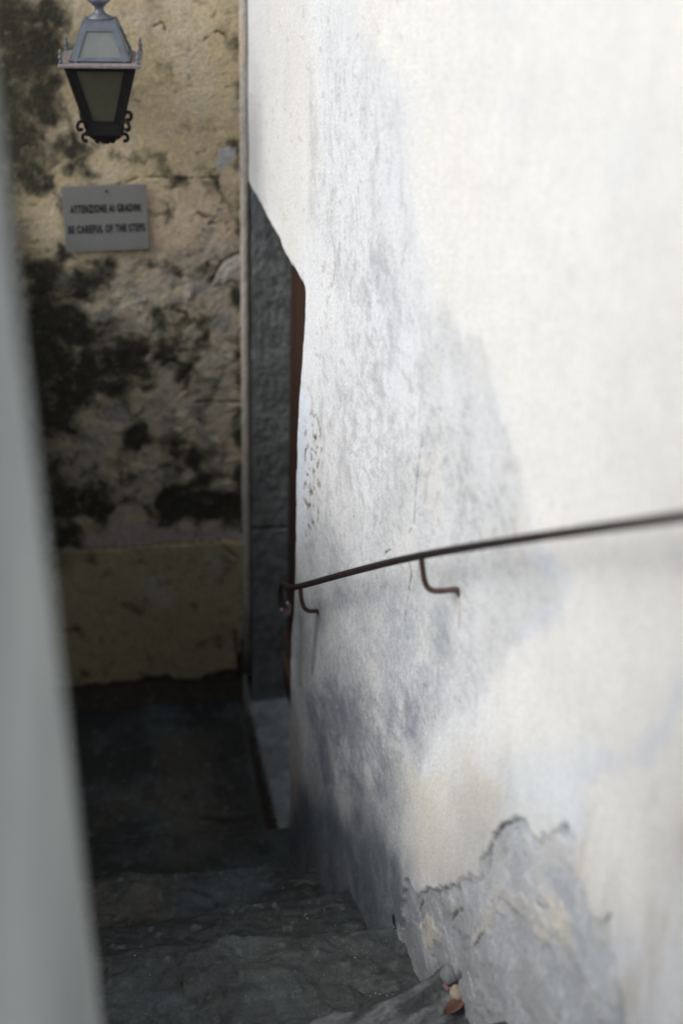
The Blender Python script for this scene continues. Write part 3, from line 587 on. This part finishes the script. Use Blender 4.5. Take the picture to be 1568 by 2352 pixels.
text_mesh("ATTENZIONE AI GRADINI", .226, .0275, .0335); text_mesh("BE CAREFUL OF THE STEPS", .248, .0275, -.034)
MB().lathe((0, 0, 0), [(.0045, 0), (.0045, .002), (.002, .004)], 10).build('nail', M_bolt, SG).matrix_local = Matrix.Translation((.006, -.0025, .090)) @ Matrix.Rotation(math.radians(90), 4, 'X')

# ------------------------------------------------------------------ handrail
HR = empty('handrail', (0, 0, 0), 'thin wrought iron handrail fixed to the white wall on bent brackets', 'handrail')
A = [on_wall(*p, off) for p, off in (((1900, 1140), .08), ((1568, 1186), .08), ((1240, 1232), .08), ((1060, 1259), .08), ((960, 1277), .08), ((880, 1295), .08), ((780, 1321), .078), ((700, 1344), .076), ((664, 1352), .076))]
A = [A[0]+(A[0]-A[1])*q_ for q_ in (6.0, 3.0)]+A
end = A[-1]; tail = [end+np.array([-.010, .05, -.012]), end+np.array([-.014, .066, -.03]), end+np.array([-.014, .068, -.075]), end+np.array([-.012, .062, -.10])]
path = smooth_path(A+tail, 2)
MB().tube([p for p in path], .0087, 12).build('rail_bar', M_rail, HR, True)
e2 = Vector(tail[-1])
curl = [e2+Vector((.011-.011*math.cos(math.radians(i*24)), .0, -.024*math.sin(math.radians(i*24))-.001*i)) for i in range(12)]
MB().tube(curl, .0075, 10).build('curled_end', mat('iron with painted highlight', (.20, .14, .15), .4, metal=.5, vary=.3, scale=60), HR, True)  # highlight on the rail end put into a lighter iron colour
for (rp, fp) in (((690, 1347), (735, 1410)), ((967, 1277), (1057, 1359))):
    r0 = on_wall(*rp, .080 if rp[0] > 800 else .076); f0 = on_wall(*fp, .0)
    bend = ((0, 3, 0), (1, 22, 0), (6, 46, .05), (15, 56, .25), (29, 57, .65), (41, 56, .92)) if rp[0] < 800 else ((0, 3, 0), (3, 28, 0), (7, 58, .02), (15, 74, .12), (29, 81, .32), (58, 79, .66), (80, 77, .90))
    pts = [r0]+[on_y(rp[0]+a_, rp[1]+b_, r0[1]+(f0[1]-r0[1])*c__) for a_, b_, c__ in bend]+[f0+np.array([-.004, 0, .004]), f0+np.array([.000, 0, -.012]), f0+np.array([.02, 0, -.016])]
    MB().tube(smooth_path(pts, 2), .0064, 10).build('bracket', M_rust, HR, True)

r0 = A[2]*.4+A[1]*.6; fx = .524-.12*(r0[1]-.02)
MB().tube(smooth_path([r0, r0+np.array([.002, 0, -.05]), r0+np.array([.012, -.004, -.078]), np.array([fx-.012, r0[1]-.02, r0[2]-.082]), np.array([fx, r0[1]-.02, r0[2]-.095]), np.array([fx+.02, r0[1]-.02, r0[2]-.10])], 2), .0064, 10).build('bracket', M_rust, HR, True)

# ------------------------------------------------------------------ small things lying about
def blob(name, P, r, m, label=None, cat=None, group=None, sq=(1, 1, .6), seed=0, rz=0, tilt=(0, 0)):
    bm = bmesh.new(); bmesh.ops.create_icosphere(bm, subdivisions=3, radius=1); rn = random.Random(seed)
    ph = [rn.uniform(0, 6) for _ in range(6)]
    for v in bm.verts:
        c = v.co.copy(); k = 1+.14*math.sin(2.3*c.x+ph[0])+.12*math.sin(3.1*c.y+ph[1])+.10*math.sin(4*c.z+ph[2])+.05*math.sin(7*c.x+5*c.y+ph[3])
        v.co = Vector((c.x*sq[0], c.y*sq[1], c.z*sq[2]))*k*r
    me = bpy.data.meshes.new(name); bm.to_mesh(me); bm.free(); me.polygons.foreach_set('use_smooth', [True]*len(me.polygons)); me.materials.append(m)
    o = bpy.data.objects.new(name, me); COL.objects.link(o); o.location = P; o.rotation_euler = (tilt[0], tilt[1], rz); tag(o, label, cat, group); return o
dg = bpy.context.evaluated_depsgraph_get()
def hit(px, py):
    r = Vector(ray(px, py)); bpy.context.view_layer.update()
    ok, loc, nrm, _, ob, _ = scene.ray_cast(bpy.context.evaluated_depsgraph_get(), Vector(CAM), r.normalized())
    return loc, nrm, ob
def leaf(name, c, L, Wd, m, label, rot, curl=.3):
    n = 12; v = []; f = []
    for i in range(n+1):
        s = i/n; wd = Wd*math.sin(math.pi*min(1, s*.96+.02))**.8
        for k in range(5):
            u = (k-2)/2; v.append(((s-.5)*L, u*wd/2, curl*L*((s-.5)**2)+curl*Wd*.9*u*u+.0015*math.sin(9*s+3*u)))
    for i in range(n):
        for k in range(4): a_ = i*5+k; f.append((a_, a_+1, a_+6, a_+5))
    root = empty(name, c, label, 'leaf'); root.rotation_euler = rot
    o = obj('blade', v, f, m, root, True); sm = o.modifiers.new('thick', 'SOLIDIFY'); sm.thickness = .0008
    MB().tube([(-.5*L-.012, 0, curl*L*.3), (-.5*L, 0, curl*L*.25), (.45*L, 0, curl*L*.2+.0012)], [.0009, .0009, .0004], 6).build('stem', m, root)
    return root
P, n_, o_ = hit(1042, 2322); leaf('leaf', P+Vector((0, 0, .010)), .064, .032, M_leaf, 'dry reddish brown leaf on the slate step below the pale pebble', (.1, -.15, math.radians(25)))
P, n_, o_ = hit(1048, 2282); blob('pebble', P+Vector((-.004, 0, .010)), .018, M_peb, 'small pale beige pebble against the foot of the wall above the brown leaf', 'pebble', None, (.8, 1.3, .9), 3)
P, n_, o_ = hit(1026, 2268); blob('pebble', P+Vector((0, 0, .005)), .010, M_ppeb, 'small dull pink pebble left of the pale beige pebble', 'pebble', None, (.9, 1.2, .7), 4)
P, n_, o_ = hit(1040, 2240); blob('stone', P+Vector((-.01, 0, .004)), .022, mat('grey stone chip', (.16, .175, .18), .85, vary=.25, scale=60, bump=.6), 'grey rounded stone at the end of the step where it meets the wall', 'stone', None, (.9, 1.1, 1.0), 6)
c_ = on_wall(901, 2108, .004); leaf('leaf', c_, .058, .020, M_dleaf, 'dark curled dead leaf clinging to the foot of the white wall', (math.radians(80), math.radians(-62), math.radians(80)), .35)
# a straw, a twig and a little tuft of dry grass
P, n_, o_ = hit(700, 2032); q = MB().tube([P+Vector((-.035, -.004, .004)), P+Vector((0, .004, .010)), P+Vector((.03, -.008, .004))], .0009, 6).build('straw', M_straw); tag(q, 'single dry straw lying on the second step near the white wall', 'straw')
P, n_, o_ = hit(548, 1857); q = MB()
for i in range(7): a_ = random.uniform(0, 3.1); d = Vector((math.cos(a_), math.sin(a_)*.5, 0))*random.uniform(.012, .03); z_ = Vector((0, 0, .003+.001*i)); q.tube([P-d+z_, P+z_*1.5, P+d+z_], .0008, 5)
q = q.build('twig_tuft', M_crumb); tag(q, 'tiny tuft of brown twigs lying on the dark landing slab', 'twigs')
P, n_, o_ = hit(418, 2268); q = MB()
for i, (dx, dz) in enumerate(((-.012, .045), (.004, .060), (.014, .038), (-.004, .030))): q.tube([P, P+Vector((dx*.4, 0, dz*.6)), P+Vector((dx, -.006, dz))], [.0012, .001, .0004], 5)
q = q.build('grass_tuft', mat('yellow green grass', (.14, .15, .045), .7)); tag(q, 'small yellow green grass tuft growing from a crack in the lower steps', 'grass tuft')
# crumbs in the gap between landing slab and threshold, grit on the steps
q = MB(); rn = random.Random(3)
def chip(q, c, r):
    a_, b_ = rn.uniform(0, 6), rn.uniform(.5, 1.0); v = []
    for i in range(6):
        t = a_+i*1.047; v.append((c[0]+r*math.cos(t)*rn.uniform(.7, 1), c[1]+r*b_*math.sin(t)*rn.uniform(.7, 1), c[2]))
    q.add(v+[(c[0], c[1], c[2]+r*.7), (c[0], c[1], c[2]-r*.4)], [(i, (i+1) % 6, 6) for i in range(6)]+[((i+1) % 6, i, 7) for i in range(6)])
for i in range(420):
    y = 3.84+rn.random()**1.6*.75; chip(q, (-.002+rn.random()*(.042-.012*(y-3.84)), y, -.040+rn.random()*.026), rn.uniform(.002, .009))
tag(q.build('gap_crumbs', M_crumb), 'earthy crumbs filling the gap along the threshold', 'debris', kind='stuff')
q = MB()
spots = [(590, 1905), (588, 1898), (708, 1975), (700, 1992), (690, 1985), (672, 1990), (748, 2030), (745, 2090), (860, 2132), (700, 2105), (706, 2110), (702, 2100), (815, 2200), (770, 2126), (608, 1990), (612, 1985), (480, 2000), (520, 2020), (335, 2055), (345, 2240), (310, 2195), (335, 2330), (835, 2280), (850, 2288), (862, 2282), (872, 2284), (888, 2287), (902, 2285), (720, 2330), (650, 2040), (905, 2130), (925, 2165)]
for s in spots:
    P, n_, o_ = hit(*s)
    if P and (P-Vector(CAM)).length < 6: chip(q, P+Vector((0, 0, .001)), rn.uniform(.0018, .0042))
for i in range(420):
    s = (rn.uniform(520, 1000), rn.gauss(2080, 110))
    if s[1] > 2340: continue
    P, n_, o_ = hit(*s)
    if P and n_.z > .6: chip(q, P, rn.uniform(.0006, .0018))
tag(q.build('grit', M_grit), 'pale grit and crumbs scattered over the dark steps', 'grit', kind='stuff')
